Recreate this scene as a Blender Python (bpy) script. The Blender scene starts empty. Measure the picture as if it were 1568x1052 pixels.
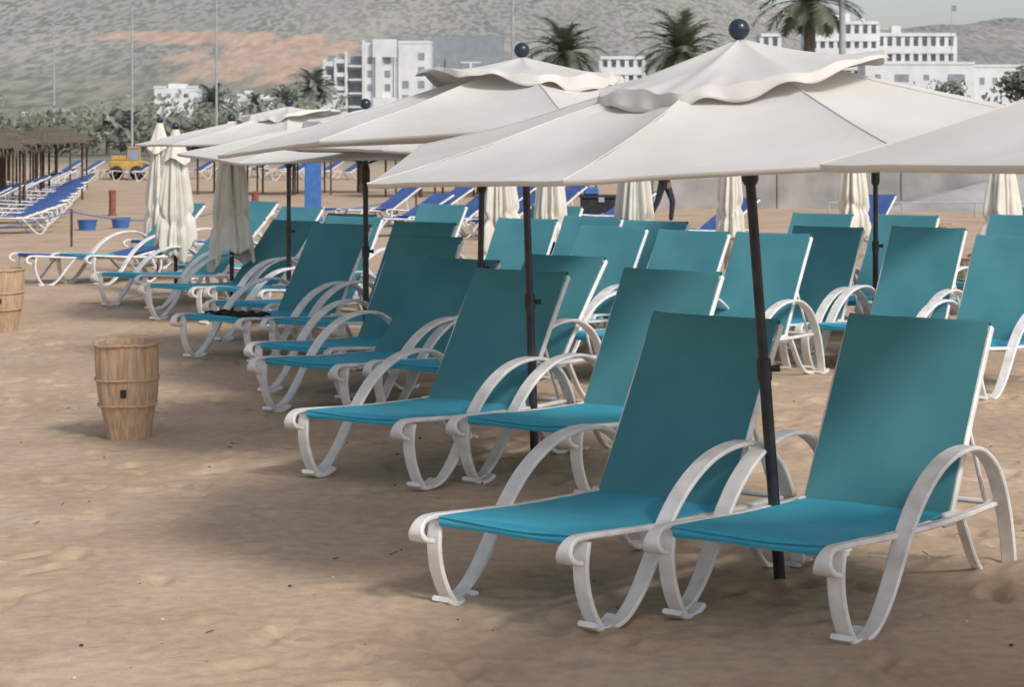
import bpy, math, random
import numpy as np
from mathutils import Vector, Matrix
R = math.radians
random.seed(7); rng = np.random.RandomState(11)
scene = bpy.context.scene
CAMH = 1.9

# ------------------------------------------------------------------ noise
def _hash(ix, iy, s):
    n = (ix.astype(np.int64)*374761393 + iy.astype(np.int64)*668265263 + s*2147483647) & 0xffffffff
    n = ((n ^ (n >> 13)) * 1274126177) & 0xffffffff
    n = n ^ (n >> 16)
    return (n & 0xffff)/65535.0
def vnoise(x, y, s=0):
    x = np.asarray(x, float); y = np.asarray(y, float)
    ix = np.floor(x); iy = np.floor(y); fx = x-ix; fy = y-iy
    ux = fx*fx*(3-2*fx); uy = fy*fy*(3-2*fy)
    a = _hash(ix, iy, s); b = _hash(ix+1, iy, s); c = _hash(ix, iy+1, s); d = _hash(ix+1, iy+1, s)
    return (a*(1-ux)+b*ux)*(1-uy)+(c*(1-ux)+d*ux)*uy - 0.5
def fbm(x, y, o=4, s=0):
    t = 0; a = 1
    for i in range(o):
        t = t + a*vnoise(np.asarray(x)*2**i+17*i, np.asarray(y)*2**i-9*i, s+i); a *= .5
    return t

# ------------------------------------------------------------------ materials
def new_mat(name):
    m = bpy.data.materials.new(name); m.use_nodes = True
    nt = m.node_tree; b = nt.nodes['Principled BSDF']
    return m, nt, b
def mat_noise(name, c1, c2, scale=5, rough=.8, bump=.2, bscale=None, detail=3, contrast=(.35,.65), coord='Object', bdist=.01, stretch=None):
    m, nt, b = new_mat(name)
    tc = nt.nodes.new('ShaderNodeTexCoord')
    src = tc.outputs[coord]
    if stretch:
        mp = nt.nodes.new('ShaderNodeMapping'); mp.inputs['Scale'].default_value = stretch
        nt.links.new(src, mp.inputs[0]); src = mp.outputs[0]
    n = nt.nodes.new('ShaderNodeTexNoise'); n.inputs['Scale'].default_value = scale; n.inputs['Detail'].default_value = detail
    nt.links.new(src, n.inputs['Vector'])
    r = nt.nodes.new('ShaderNodeValToRGB')
    r.color_ramp.elements[0].position = contrast[0]; r.color_ramp.elements[0].color = (*c1, 1)
    r.color_ramp.elements[1].position = contrast[1]; r.color_ramp.elements[1].color = (*c2, 1)
    nt.links.new(n.outputs['Fac'], r.inputs[0]); nt.links.new(r.outputs[0], b.inputs['Base Color'])
    b.inputs['Roughness'].default_value = rough
    if bump:
        n2 = nt.nodes.new('ShaderNodeTexNoise'); n2.inputs['Scale'].default_value = bscale or scale*4; n2.inputs['Detail'].default_value = 2
        nt.links.new(src, n2.inputs['Vector'])
        bp = nt.nodes.new('ShaderNodeBump'); bp.inputs['Strength'].default_value = bump; bp.inputs['Distance'].default_value = bdist
        nt.links.new(n2.outputs['Fac'], bp.inputs['Height']); nt.links.new(bp.outputs[0], b.inputs['Normal'])
    return m

def fabric_mat(name, c1, c2, scale, transl, rough=.75, bump=.25, wscale=3, detail=4, c3=None, spec=.25):
    m, nt, b = new_mat(name)
    out = nt.nodes['Material Output']
    tc = nt.nodes.new('ShaderNodeTexCoord')
    n = nt.nodes.new('ShaderNodeTexNoise'); n.inputs['Scale'].default_value = scale; n.inputs['Detail'].default_value = detail
    nt.links.new(tc.outputs['Object'], n.inputs['Vector'])
    r = nt.nodes.new('ShaderNodeValToRGB')
    r.color_ramp.elements[0].position = .3; r.color_ramp.elements[0].color = (*c1, 1)
    r.color_ramp.elements[1].position = .7; r.color_ramp.elements[1].color = (*c2, 1)
    if c3:
        e = r.color_ramp.elements.new(.22); e.color = (*c3, 1)
    nt.links.new(n.outputs['Fac'], r.inputs[0])
    col = r.outputs[0]
    nt.links.new(col, b.inputs['Base Color'])
    b.inputs['Roughness'].default_value = rough
    b.inputs['Specular IOR Level'].default_value = spec
    n2 = nt.nodes.new('ShaderNodeTexNoise'); n2.inputs['Scale'].default_value = wscale; n2.inputs['Detail'].default_value = 2
    n2.inputs['Distortion'].default_value = .8
    nt.links.new(tc.outputs['Object'], n2.inputs['Vector'])
    bp = nt.nodes.new('ShaderNodeBump'); bp.inputs['Strength'].default_value = bump; bp.inputs['Distance'].default_value = .02
    nt.links.new(n2.outputs['Fac'], bp.inputs['Height'])
    nt.links.new(bp.outputs[0], b.inputs['Normal'])
    res = b
    if transl:
        tr = nt.nodes.new('ShaderNodeBsdfTranslucent'); nt.links.new(col, tr.inputs['Color'])
        mx = nt.nodes.new('ShaderNodeMixShader'); mx.inputs[0].default_value = transl
        nt.links.new(b.outputs[0], mx.inputs[1]); nt.links.new(tr.outputs[0], mx.inputs[2]); res = mx
    nt.links.new(res.outputs[0], out.inputs['Surface'])
    return m

M = {}
M['plastic'] = mat_noise('white_plastic', (.66,.645,.625), (.83,.82,.81), 9, .45, 0)
M['sling'] = fabric_mat('turquoise_sling', (.045,.35,.50), (.075,.41,.565), 3.0, 0, .75, .25, 3)
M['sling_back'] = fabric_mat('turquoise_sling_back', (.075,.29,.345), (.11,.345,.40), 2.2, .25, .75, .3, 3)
M['bsling'] = fabric_mat('blue_sling', (.05,.10,.29), (.08,.15,.37), 4, 0)
M['canvas'] = fabric_mat('umbrella_canvas', (.74,.71,.665), (.83,.81,.78), 1.7, .28, .85, .5, 3.2, 5, (.68,.64,.575))
M['canvas2'] = fabric_mat('umbrella_canvas_cream', (.72,.68,.59), (.84,.81,.73), 4, .15, .85, .4, 7)
M['pole'] = mat_noise('black_pole_metal', (.012,.012,.016), (.035,.035,.045), 14, .38, 0)
M['ball'] = mat_noise('navy_ball', (.008,.018,.035), (.02,.035,.06), 10, .25, 0)
M['barrel'] = mat_noise('woven_reed', (.42,.275,.175), (.58,.41,.28), 9, .8, .5, 70, stretch=(6,6,.6))
M['barrelband'] = mat_noise('reed_band', (.40,.26,.16), (.56,.39,.26), 40, .85, .5, 90)
M['dark'] = mat_noise('dark_void', (.02,.018,.015), (.04,.035,.03), 20, .9, 0)
M['thatch'] = mat_noise('thatch', (.10,.085,.065), (.23,.19,.15), 12, .95, .8, 40, stretch=(3,3,1), bdist=.05)
M['wood'] = mat_noise('dark_wood', (.05,.03,.02), (.12,.07,.045), 12, .8, 0)
M['concrete'] = mat_noise('concrete', (.24,.235,.23), (.38,.365,.355), 1.1, .9, .3, 12)
M['yellow'] = mat_noise('yellow_paint', (.40,.24,.06), (.55,.35,.10), 5, .5, 0)
M['blue'] = mat_noise('blue_paint', (.03,.12,.36), (.05,.17,.46), 6, .5, 0)
M['rust'] = mat_noise('rust_red', (.20,.06,.045), (.28,.10,.07), 12, .7, 0)
M['white'] = mat_noise('white_render', (.62,.63,.64), (.72,.72,.73), .4, .8, 0)
M['grey'] = mat_noise('grey_render', (.22,.245,.27), (.27,.295,.32), .5, .8, 0)
M['glass'] = mat_noise('window_dark', (.20,.23,.27), (.31,.34,.38), .6, .4, 0)
M['lampgrey'] = mat_noise('galvanised', (.30,.31,.32), (.40,.41,.42), 3, .5, 0)
M['trunk'] = mat_noise('palm_trunk', (.11,.095,.08), (.21,.18,.155), 5, .95, .7, 14, stretch=(1,1,4), bdist=.05)
M['skin'] = mat_noise('skin', (.32,.18,.12), (.38,.22,.15), 8, .6, 0)
M['cloth'] = mat_noise('dark_cloth', (.015,.017,.025), (.03,.032,.045), 12, .9, 0)
M['hair'] = mat_noise('black_hair', (.01,.008,.006), (.02,.016,.012), 30, .6, 0)
M['rope'] = mat_noise('blue_rope', (.08,.16,.34), (.12,.22,.44), 30, .8, 0)
M['tire'] = mat_noise('tire', (.02,.02,.02), (.04,.04,.04), 10, .8, 0)
M['towel'] = fabric_mat('black_towel', (.012,.012,.015), (.03,.03,.035), 12, .0, .95, .6, 20)
def leafmat(name, c1, c2, sc=.5): return mat_noise(name, c1, c2, sc, .7, 0, detail=2)
M['palm'] = leafmat('palm_frond', (.075,.095,.06), (.16,.18,.115), .9)
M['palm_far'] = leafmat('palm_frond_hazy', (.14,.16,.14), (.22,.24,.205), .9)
M['scrub'] = leafmat('scrub_leaves', (.135,.155,.12), (.25,.26,.205), .25)
M['scrub_dk'] = leafmat('tree_leaves', (.085,.10,.075), (.17,.185,.13), .4)
M['shell'] = mat_noise('shell', (.45,.40,.34), (.7,.66,.6), 30, .7, 0)

# ------------------------------------------------------------------ mesh builder
class MB:
    def __init__(s): s.v=[]; s.f=[]; s.m=[]
    def add(s, vs, fs, mi=0):
        o=len(s.v); s.v += [tuple(v) for v in vs]; s.f += [tuple(i+o for i in f) for f in fs]; s.m += [mi]*len(fs)
    def box(s, x0,x1,y0,y1,z0,z1, mi=0, bev=0, mat=None):
        if bev:
            b=bev; vs=[]
            def ring(z, ins):
                X0,X1,Y0,Y1=x0+ins,x1-ins,y0+ins,y1-ins
                return [(X0+b,Y0,z),(X1-b,Y0,z),(X1,Y0+b,z),(X1,Y1-b,z),(X1-b,Y1,z),(X0+b,Y1,z),(X0,Y1-b,z),(X0,Y0+b,z)]
            rings=[ring(z0,b*.9),ring(z0+b,0),ring(z1-b,0),ring(z1,b*.9)]
            for r in rings: vs+=r
            fs=[]
            for k in range(3):
                for i in range(8):
                    j=(i+1)%8; fs.append((k*8+i,k*8+j,k*8+8+j,k*8+8+i))
            fs.append(tuple(range(7,-1,-1))); fs.append(tuple(range(24,32)))
        else:
            vs=[(x0,y0,z0),(x1,y0,z0),(x1,y1,z0),(x0,y1,z0),(x0,y0,z1),(x1,y0,z1),(x1,y1,z1),(x0,y1,z1)]
            fs=[(0,3,2,1),(4,5,6,7),(0,1,5,4),(1,2,6,5),(2,3,7,6),(3,0,4,7)]
        if mat is not None: vs=[mat@Vector(v) for v in vs]
        s.add(vs,fs,mi)
    def tube(s, pts, rad, n=8, mi=0, caps=True):
        pts=[Vector(p) for p in pts]
        if not hasattr(rad,'__len__'): rad=[rad]*len(pts)
        vs=[]; fs=[]
        prev=None
        for i,p in enumerate(pts):
            t=(pts[min(i+1,len(pts)-1)]-pts[max(i-1,0)]).normalized()
            if prev is None:
                a=Vector((1,0,0)) if abs(t.x)<.9 else Vector((0,1,0))
                u=t.cross(a).normalized()
            else:
                u=(prev-t*prev.dot(t)).normalized()
            prev=u; w=t.cross(u)
            for k in range(n):
                an=2*math.pi*k/n
                vs.append(p+(u*math.cos(an)+w*math.sin(an))*rad[i])
        for i in range(len(pts)-1):
            for k in range(n):
                j=(k+1)%n; fs.append((i*n+k,i*n+j,(i+1)*n+j,(i+1)*n+k))
        if caps:
            fs.append(tuple(range(n-1,-1,-1))); fs.append(tuple((len(pts)-1)*n+k for k in range(n)))
        s.add(vs,fs,mi)
    def ribbon(s, pts, xc, w, t, mi=0, sub=5, widths=None):
        P=catmull(pts,sub); n=len(P); vs=[]; fs=[]
        for i,(y,z) in enumerate(P):
            a=P[max(i-1,0)]; b=P[min(i+1,n-1)]
            ty,tz=b[0]-a[0],b[1]-a[1]; L=math.hypot(ty,tz) or 1; ny,nz=-tz/L,ty/L
            ww=w if widths is None else w*np.interp(i/(n-1),[k/(len(widths)-1) for k in range(len(widths))],widths)
            h=ww/2; q=t/2; c=min(.006,q*.7)
            sec=[(-h+c,-q),(h-c,-q),(h,-q+c),(h,q-c),(h-c,q),(-h+c,q),(-h,q-c),(-h,-q+c)]
            for (dx,dn) in sec: vs.append((xc+dx,y+ny*dn,z+nz*dn))
        for i in range(n-1):
            for k in range(8):
                j=(k+1)%8; fs.append((i*8+k,i*8+j,(i+1)*8+j,(i+1)*8+k))
        fs.append(tuple(range(7,-1,-1))); fs.append(tuple((n-1)*8+k for k in range(8)))
        s.add(vs,fs,mi)
    def sphere(s, c, r, nu=16, nv=10, mi=0):
        if not hasattr(r,'__len__'): r=(r,r,r)
        vs=[];fs=[]
        for j in range(nv+1):
            ph=math.pi*j/nv
            for i in range(nu):
                th=2*math.pi*i/nu
                vs.append((c[0]+r[0]*math.sin(ph)*math.cos(th),c[1]+r[1]*math.sin(ph)*math.sin(th),c[2]+r[2]*math.cos(ph)))
        for j in range(nv):
            for i in range(nu):
                k=(i+1)%nu; fs.append((j*nu+i,(j+1)*nu+i,(j+1)*nu+k,j*nu+k))
        s.add(vs,fs,mi)
    def mesh(s, name, mats, smooth=True, angle=40):
        me=bpy.data.meshes.new(name); me.from_pydata(s.v,[],s.f)
        for m in mats: me.materials.append(m)
        me.polygons.foreach_set('material_index', s.m)
        import bmesh
        bm=bmesh.new(); bm.from_mesh(me); bmesh.ops.recalc_face_normals(bm, faces=bm.faces); bm.to_mesh(me); bm.free()
        if smooth:
            me.polygons.foreach_set('use_smooth',[True]*len(me.polygons))
            try: me.set_sharp_from_angle(angle=R(angle))
            except Exception: pass
        me.update(); return me
def catmull(pts, sub):
    P=[Vector((p[0],p[1])) for p in pts]; out=[]
    for i in range(len(P)-1):
        p0=P[max(i-1,0)];p1=P[i];p2=P[i+1];p3=P[min(i+2,len(P)-1)]
        for k in range(sub):
            t=k/sub
            q=.5*((2*p1)+(-p0+p2)*t+(2*p0-5*p1+4*p2-p3)*t*t+(-p0+3*p1-3*p2+p3)*t**3)
            out.append((q.x,q.y))
    out.append((P[-1].x,P[-1].y)); return out
def link(o):
    scene.collection.objects.link(o); return o
def obj(name, me, parent=None, loc=(0,0,0), rot=(0,0,0), sc=None):
    o=bpy.data.objects.new(name, me); link(o); o.location=loc; o.rotation_euler=rot
    if sc: o.scale=sc if hasattr(sc,'__len__') else (sc,)*3
    if parent: o.parent=parent
    return o
def empty(name, loc=(0,0,0), rot=(0,0,0), sc=None):
    o=obj(name,None,None,loc,rot,sc); o.empty_display_size=.2; return o

# ------------------------------------------------------------------ ground
def gh(x,y):
    x=np.asarray(x,float); y=np.asarray(y,float)
    fade=np.clip((140-np.abs(y))/60,0,1)
    h=(.030*fbm(x/1.6,y/1.6,2,3)+.05*fbm(x/5.,y/5.,2,8))*fade
    h=h+.08*np.exp(-(((x-2.35)/.6)**2+((y-8.9)/.35)**2))
    return h
def axis(lo,hi,step,minv,maxv):
    c=list(np.arange(lo,hi,step)); s=step; v=hi
    while v<maxv: c.append(v); s*=1.12; v+=s
    c.append(maxv); s=step; v=lo-step; L=[]
    while v>minv: L.append(v); s*=1.12; v-=s
    L.append(minv); return np.array(L[::-1]+c)
ax=axis(-4.6,4.6,.032,-4000,4000); ay=axis(6.8,20,.032,-300,6000)
GX,GY=np.meshgrid(ax,ay)
Z=gh(GX,GY)
near=np.clip((45-GY)/15,0,1)*np.clip((GY-0)/4,0,1)
patch=np.clip(.5+1.6*fbm(GX/1.3,GY/1.3,2,55),0,1)
Z=Z+near*(.008*fbm(GX/.30,GY/.30,3,21)*(.4+patch)+.008*fbm(GX/.10,GY/.10,2,31)*patch)
for k in range(2300):
    cx=rng.uniform(-6,5); cy=rng.uniform(7,24)
    if rng.rand() > .35+.9*float(np.clip(.5+1.6*fbm(cx/1.3,cy/1.3,2,55),0,1)): continue
    ang=rng.uniform(0,3.14); rx=rng.uniform(.035,.065); ry=rng.uniform(.07,.15); d=rng.uniform(.006,.028)
    ix0,ix1=np.searchsorted(ax,[cx-.5,cx+.5]); iy0,iy1=np.searchsorted(ay,[cy-.5,cy+.5])
    sx=GX[iy0:iy1,ix0:ix1]-cx; sy=GY[iy0:iy1,ix0:ix1]-cy
    sx,sy=sx*math.cos(ang)+sy*math.sin(ang),-sx*math.sin(ang)+sy*math.cos(ang)
    q=(sx/rx)**2+(sy/ry)**2
    Z[iy0:iy1,ix0:ix1]+= -d*np.exp(-q**1.5)+ .45*d*np.exp(-(np.sqrt(q)-1.45)**2*6)
ny,nx=Z.shape
co=np.stack([GX,GY,Z],-1).reshape(-1,3)
def gridmesh(name,co,nx,ny):
    me=bpy.data.meshes.new(name); me.vertices.add(nx*ny); me.vertices.foreach_set('co',co.ravel())
    I,J=np.meshgrid(np.arange(nx-1),np.arange(ny-1)); a=(J*nx+I).ravel()
    q=np.stack([a,a+1,a+1+nx,a+nx],-1).astype(np.int32); nf=len(q)
    me.loops.add(nf*4); me.loops.foreach_set('vertex_index',q.ravel())
    me.polygons.add(nf); me.polygons.foreach_set('loop_start',np.arange(0,nf*4,4,dtype=np.int32)); me.polygons.foreach_set('loop_total',np.full(nf,4,np.int32))
    me.polygons.foreach_set('use_smooth',np.ones(nf,bool)); me.update(calc_edges=True); return me
ground=obj('sand_beach',gridmesh('sand_beach',co,nx,ny))
m,nt,b=new_mat('sand')
tc=nt.nodes.new('ShaderNodeTexCoord')
def NN(scale,detail=5,dist=0,src=None):
    n=nt.nodes.new('ShaderNodeTexNoise'); n.inputs['Scale'].default_value=scale; n.inputs['Detail'].default_value=detail; n.inputs['Distortion'].default_value=dist
    nt.links.new(src or tc.outputs['Object'],n.inputs['Vector']); return n
def ramp(src,els):
    r=nt.nodes.new('ShaderNodeValToRGB'); e=r.color_ramp.elements
    e[0].position,e[0].color=els[0][0],(*els[0][1],1); e[1].position,e[1].color=els[-1][0],(*els[-1][1],1)
    for p,c in els[1:-1]:
        k=e.new(p); k.color=(*c,1)
    nt.links.new(src,r.inputs[0]); return r
def mix(f,a,b_,mode='MIX'):
    x=nt.nodes.new('ShaderNodeMix'); x.data_type='RGBA'; x.blend_type=mode
    if hasattr(f,'is_linked'): nt.links.new(f,x.inputs[0])
    else: x.inputs[0].default_value=f
    nt.links.new(a,x.inputs[6]); nt.links.new(b_,x.inputs[7]); return x.outputs[2]
r1=ramp(NN(1.1,3,.4).outputs['Fac'],[(.3,(.46,.335,.23)),(.5,(.52,.385,.27)),(.72,(.58,.44,.315))])
r2=ramp(NN(14,3).outputs['Fac'],[(.3,(.86,.86,.88)),(.7,(1.06,1.06,1.05))])
c=mix(1.0,r1.outputs[0],r2.outputs[0],'MULTIPLY')
r3=ramp(NN(200,1).outputs['Fac'],[(.35,(.82,.82,.85)),(.62,(1.07,1.07,1.07))])
c=mix(.6,c,r3.outputs[0],'MULTIPLY')
vor=nt.nodes.new('ShaderNodeTexVoronoi'); vor.inputs['Scale'].default_value=5.5; nt.links.new(tc.outputs['Object'],vor.inputs['Vector'])
r4=ramp(vor.outputs['Distance'],[(.03,(.8,.8,.8)),(.05,(0,0,0))])
dk=nt.nodes.new('ShaderNodeRGB'); dk.outputs[0].default_value=(.18,.13,.10,1)
c=mix(r4.outputs[0],c,dk.outputs[0])
sep=nt.nodes.new('ShaderNodeSeparateXYZ'); nt.links.new(tc.outputs['Object'],sep.inputs[0])
mr=nt.nodes.new('ShaderNodeMapRange'); mr.inputs[1].default_value=105; mr.inputs[2].default_value=135; nt.links.new(sep.outputs['Y'],mr.inputs[0])
r5=ramp(NN(.08,3).outputs['Fac'],[(.35,(.15,.16,.13)),(.65,(.28,.26,.21))])
c=mix(mr.outputs[0],c,r5.outputs[0])
nt.links.new(c,b.inputs['Base Color']); b.inputs['Roughness'].default_value=.95; b.inputs['Specular IOR Level'].default_value=.1
bp=nt.nodes.new('ShaderNodeBump'); bp.inputs['Strength'].default_value=.45; bp.inputs['Distance'].default_value=.02
nt.links.new(NN(13,4,.2).outputs['Fac'],bp.inputs['Height']); nt.links.new(bp.outputs[0],b.inputs['Normal'])
ground.data.materials.append(m)
def gz(x,y): return float(gh(x,y))

# small shell fragments, twigs and pebbles lying on the sand: one object
random.seed(31)
mb=MB()
for k in range(120):
    x=random.uniform(-3.2,3.2); y=random.uniform(7.2,15); z=gz(x,y)+.004; s_=random.uniform(.004,.011)
    if k%4==0:
        a=random.uniform(0,3.1); L_=random.uniform(.02,.06); mb.tube([(x,y,z+.002),(x+math.cos(a)*L_,y+math.sin(a)*L_,z+.006)],.0022,5,1)
    else: mb.sphere((x,y,z),(s_,s_*random.uniform(.6,1),s_*.5),7,5,k%2)
mb.tube([(1.56,9.22,gz(1.56,9.22)+.03),(1.66,9.2,gz(1.66,9.2)+.03)],.006,6,0)
obj('shell_fragments',mb.mesh('shell_fragments',[M['shell'],M['wood']]))
random.seed(7)

# ------------------------------------------------------------------ sun lounger
HY=1.12; HZ=.305; BL=.88; RX=.352
_frames={}
def lounger_meshes(rec, arms=True):
    key=(rec,arms)
    if key in _frames: return _frames[key]
    mb=MB(); ca,sa=math.cos(R(rec)),math.sin(R(rec))
    for sx in (-1,1):
        X=RX*sx
        mb.ribbon([(-.03,.268),(-.075,.282),(-.088,.315),(-.055,.350),(.02,.358),(.25,.342),(.55,.322),(1.1,.302),(1.62,.305)],X+.012*sx,.082,.022,widths=[1.15,1.15,.85,.62,.55,.5,.5,.5,.5])
        mb.ribbon([(.035,.340),(.02,.25),(.035,.15),(.075,.06),(.12,.0),(.13,-.02)],X+.01*sx,.070,.022)
        mb.ribbon([(.06,.018),(.11,-.008),(.19,-.008),(.25,.014)],X+.01*sx,.088,.022)
        if arms:
            mb.ribbon([(.16,-.004),(.25,.02),(.35,.10),(.44,.21),(.54,.34),(.68,.465),(.86,.555),(1.06,.59),(1.25,.57),(1.42,.47),(1.53,.30),(1.59,.12),(1.61,-.01)],X+.048*sx,.074,.020,widths=[.85,.9,1,1.05,1.1,1.1,1.1,1,1,.9,.9])
            mb.ribbon([(1.54,.012),(1.58,-.004),(1.63,-.004),(1.67,.02)],X+.048*sx,.075,.02)
            mb.ribbon([(1.18,.30),(1.24,.21),(1.32,.10),(1.42,.02),(1.56,.0)],X,.045,.022)
        else:
            mb.ribbon([(.20,-.005),(.30,.05),(.42,.2),(.52,.32)],X,.05,.022)
            mb.ribbon([(1.15,.30),(1.25,.2),(1.38,.06),(1.48,-.01)],X,.05,.022)
            mb.ribbon([(1.60,.30),(1.62,.2),(1.56,.06),(1.46,-.01)],X,.05,.022)
        bx=.331*sx
        pts=[(HY+.004+ca*t+sa*.012-sa*.010*math.sin(math.pi*t/BL),HZ-.012+sa*t-ca*.012) for t in (0,.25,.5,.75,BL)]
        mb.ribbon(pts,bx,.020,.032)
        t=.42; mb.tube([(bx*.97,HY+ca*t+.02,HZ+sa*t-.02),(bx*.98,1.52,.315)],.010,8)
        mb.box(X-.02*sx-.012,X-.02*sx+.012,HY-.06,HY+.06,.265,.325,0,.005)
    mb.tube([(-.33,.03,.338),(.33,.03,.338)],.012,8)
    mb.tube([(-.34,HY,.292),(.34,HY,.292)],.014,8)
    mb.tube([(-.34,1.55,.30),(.34,1.55,.30)],.013,8)
    mb.tube([(-.35,.62,.295),(.35,.62,.295)],.011,8)
    mb.tube([(-.32,HY+ca*(BL-.02)+sa*.014,HZ+sa*(BL-.02)-ca*.014),(.32,HY+ca*(BL-.02)+sa*.014,HZ+sa*(BL-.02)-ca*.014)],.012,8)
    frame=mb.mesh('lounger_frame',[M['plastic']])
    def sling(path_fn, n, name, mat, sagd):
        vs=[];fs=[]; nxs=14; th=.005
        W=.328
        for side in (0,1):
            for i in range(n+1):
                for j in range(nxs+1):
                    u=-1+2*j/nxs; (y,z),(ny_,nz_)=path_fn(i/n)
                    s=-sagd*(1-u*u)*math.sin(math.pi*min(1,max(0,i/n)))**.6 if 0<i<n else 0
                    s+= .003*math.sin(9*i/n+3*u)*(1-u*u)
                    off=s-(th if side else 0)
                    vs.append((u*W,y+ny_*off,z+nz_*off))
        w=nxs+1; o=(n+1)*w
        for i in range(n):
            for j in range(nxs):
                a=i*w+j; fs.append((a,a+1,a+1+w,a+w)); fs.append((o+a,o+a+w,o+a+w+1,o+a+1))
        for i in range(n):
            for j in (0,nxs):
                a=i*w+j; fs.append((a,a+w,o+a+w,o+a))
        for j in range(nxs):
            for i in (0,n):
                a=i*w+j; fs.append((a,a+1,o+a+1,o+a))
        mb=MB(); mb.add(vs,fs); return mb.mesh(name,[mat],angle=50)
    def seat_fn(t):
        P=[(.018,.320),(.006,.334),(.010,.354),(.035,.364),(.3,.350),(.6,.330),(.9,.321),(HY-.01,.318)]
        C=catmull(P,6); k=t*(len(C)-1); i=min(int(k),len(C)-2); f=k-i
        y=C[i][0]*(1-f)+C[i+1][0]*f; z=C[i][1]*(1-f)+C[i+1][1]*f
        ty=C[i+1][0]-C[i][0]; tz=C[i+1][1]-C[i][1]; L=math.hypot(ty,tz)
        return (y,z),(-tz/L,ty/L)
    BP=[(HY+ca*s-sa*.012*(1-math.sin(math.pi*s/BL)),HZ+sa*s+ca*.012) for s in [BL*k/8 for k in range(9)]]
    BP+=[(HY+ca*(BL+.012)+sa*.016,HZ+sa*(BL+.012)-ca*.016),(HY+ca*(BL-.03)+sa*.036,HZ+sa*(BL-.03)-ca*.036)]
    BC=catmull(BP,4)
    def back_fn(t):
        k=t*(len(BC)-1); i=min(int(k),len(BC)-2); f=k-i
        y=BC[i][0]*(1-f)+BC[i+1][0]*f; z=BC[i][1]*(1-f)+BC[i+1][1]*f
        ty=BC[i+1][0]-BC[i][0]; tz=BC[i+1][1]-BC[i][1]; L=math.hypot(ty,tz)
        return (y,z),(-tz/L,ty/L)
    seat=sling(seat_fn,42,'sling_seat',M['sling'],.014)
    back=sling(back_fn,40,'sling_back',M['sling_back'],.012)
    _frames[key]=(frame,seat,back); return _frames[key]
def lounger(x,y,th=36,rec=60,blue=False,arms=True,name='sun_lounger'):
    fr,se,ba=lounger_meshes(rec,arms)
    a=-R(th+random.uniform(-1.5,1.5))
    lx,ly=-.352,.15
    ox=x-(math.cos(a)*lx-math.sin(a)*ly); oy=y-(math.sin(a)*lx+math.cos(a)*ly)
    cx=ox-math.sin(a)*.8; cy=oy+math.cos(a)*.8
    p=empty(name,(ox,oy,gz(cx,cy)+.002),(0,0,a))
    obj('frame',fr,p); s=obj('seat_sling',se,p); b2=obj('back_sling',ba,p)
    if blue:
        for o in (s,b2):
            o.material_slots[0].link='OBJECT'; o.material_slots[0].material=M['bsling']
    return p
front=[(-.225,8.58,38,60),(.683,8.29,36,60),(-1.058,11.62,34,57),(-.173,11.41,37,60),(-1.586,14.27,37,47),(-.795,13.95,36,50),
 (-2.63,17.53,38,58),(-1.84,17.05,36,62),(-3.54,21.2,40,46),(-2.83,20.8,38,55),(-4.35,22.9,42,42),(-3.75,24.3,40,50),(-5.49,26.1,44,46),(-4.7,27.4,42,46)]
second=[(1.64,17.3,36,60),(2.40,16.8,36,60),(2.76,15.3,36,60),(2.64,19.3,36,60),(1.95,19.9,36,60),(.95,15.7,36,60),(.30,16.0,37,60),(.2,18.0,36,60),
 (-.36,19.2,36,60),(-.25,17.2,36,57),(-1.75,15.35,36,60),(-.95,18.6,36,60),(-2.6,19.1,36,60),(3.7,19.0,36,60),(-.6,22.5,36,60),(4.4,21.6,36,60),(-1.9,22.8,36,60)]
tow=None
for i,(x,y,t,r_) in enumerate(front+second):
    p=lounger(x,y,t,r_)
    if i==6: tow=p
mb=MB(); vs=[];fs=[]
for i in range(19):
    for j in range(15):
        u=i/18;v=j/14
        x=-.24+.50*v; y=.14+.26*u+.02*math.sin(7*v)
        vs.append((x,y,.372+.008*math.sin(11*u+5*v)+.010*math.sin(23*v)))
for i in range(18):
    for j in range(14):
        a=i*15+j; fs.append((a,a+1,a+16,a+15))
mb.add(vs,fs); t=obj('beach_towel',mb.mesh('beach_towel',[M['towel']])); 
t.matrix_world=Matrix.Translation(tow.location)@Matrix.Rotation(tow.rotation_euler.z,4,'Z')
t.modifiers.new('s','SOLIDIFY').thickness=.014

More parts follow.
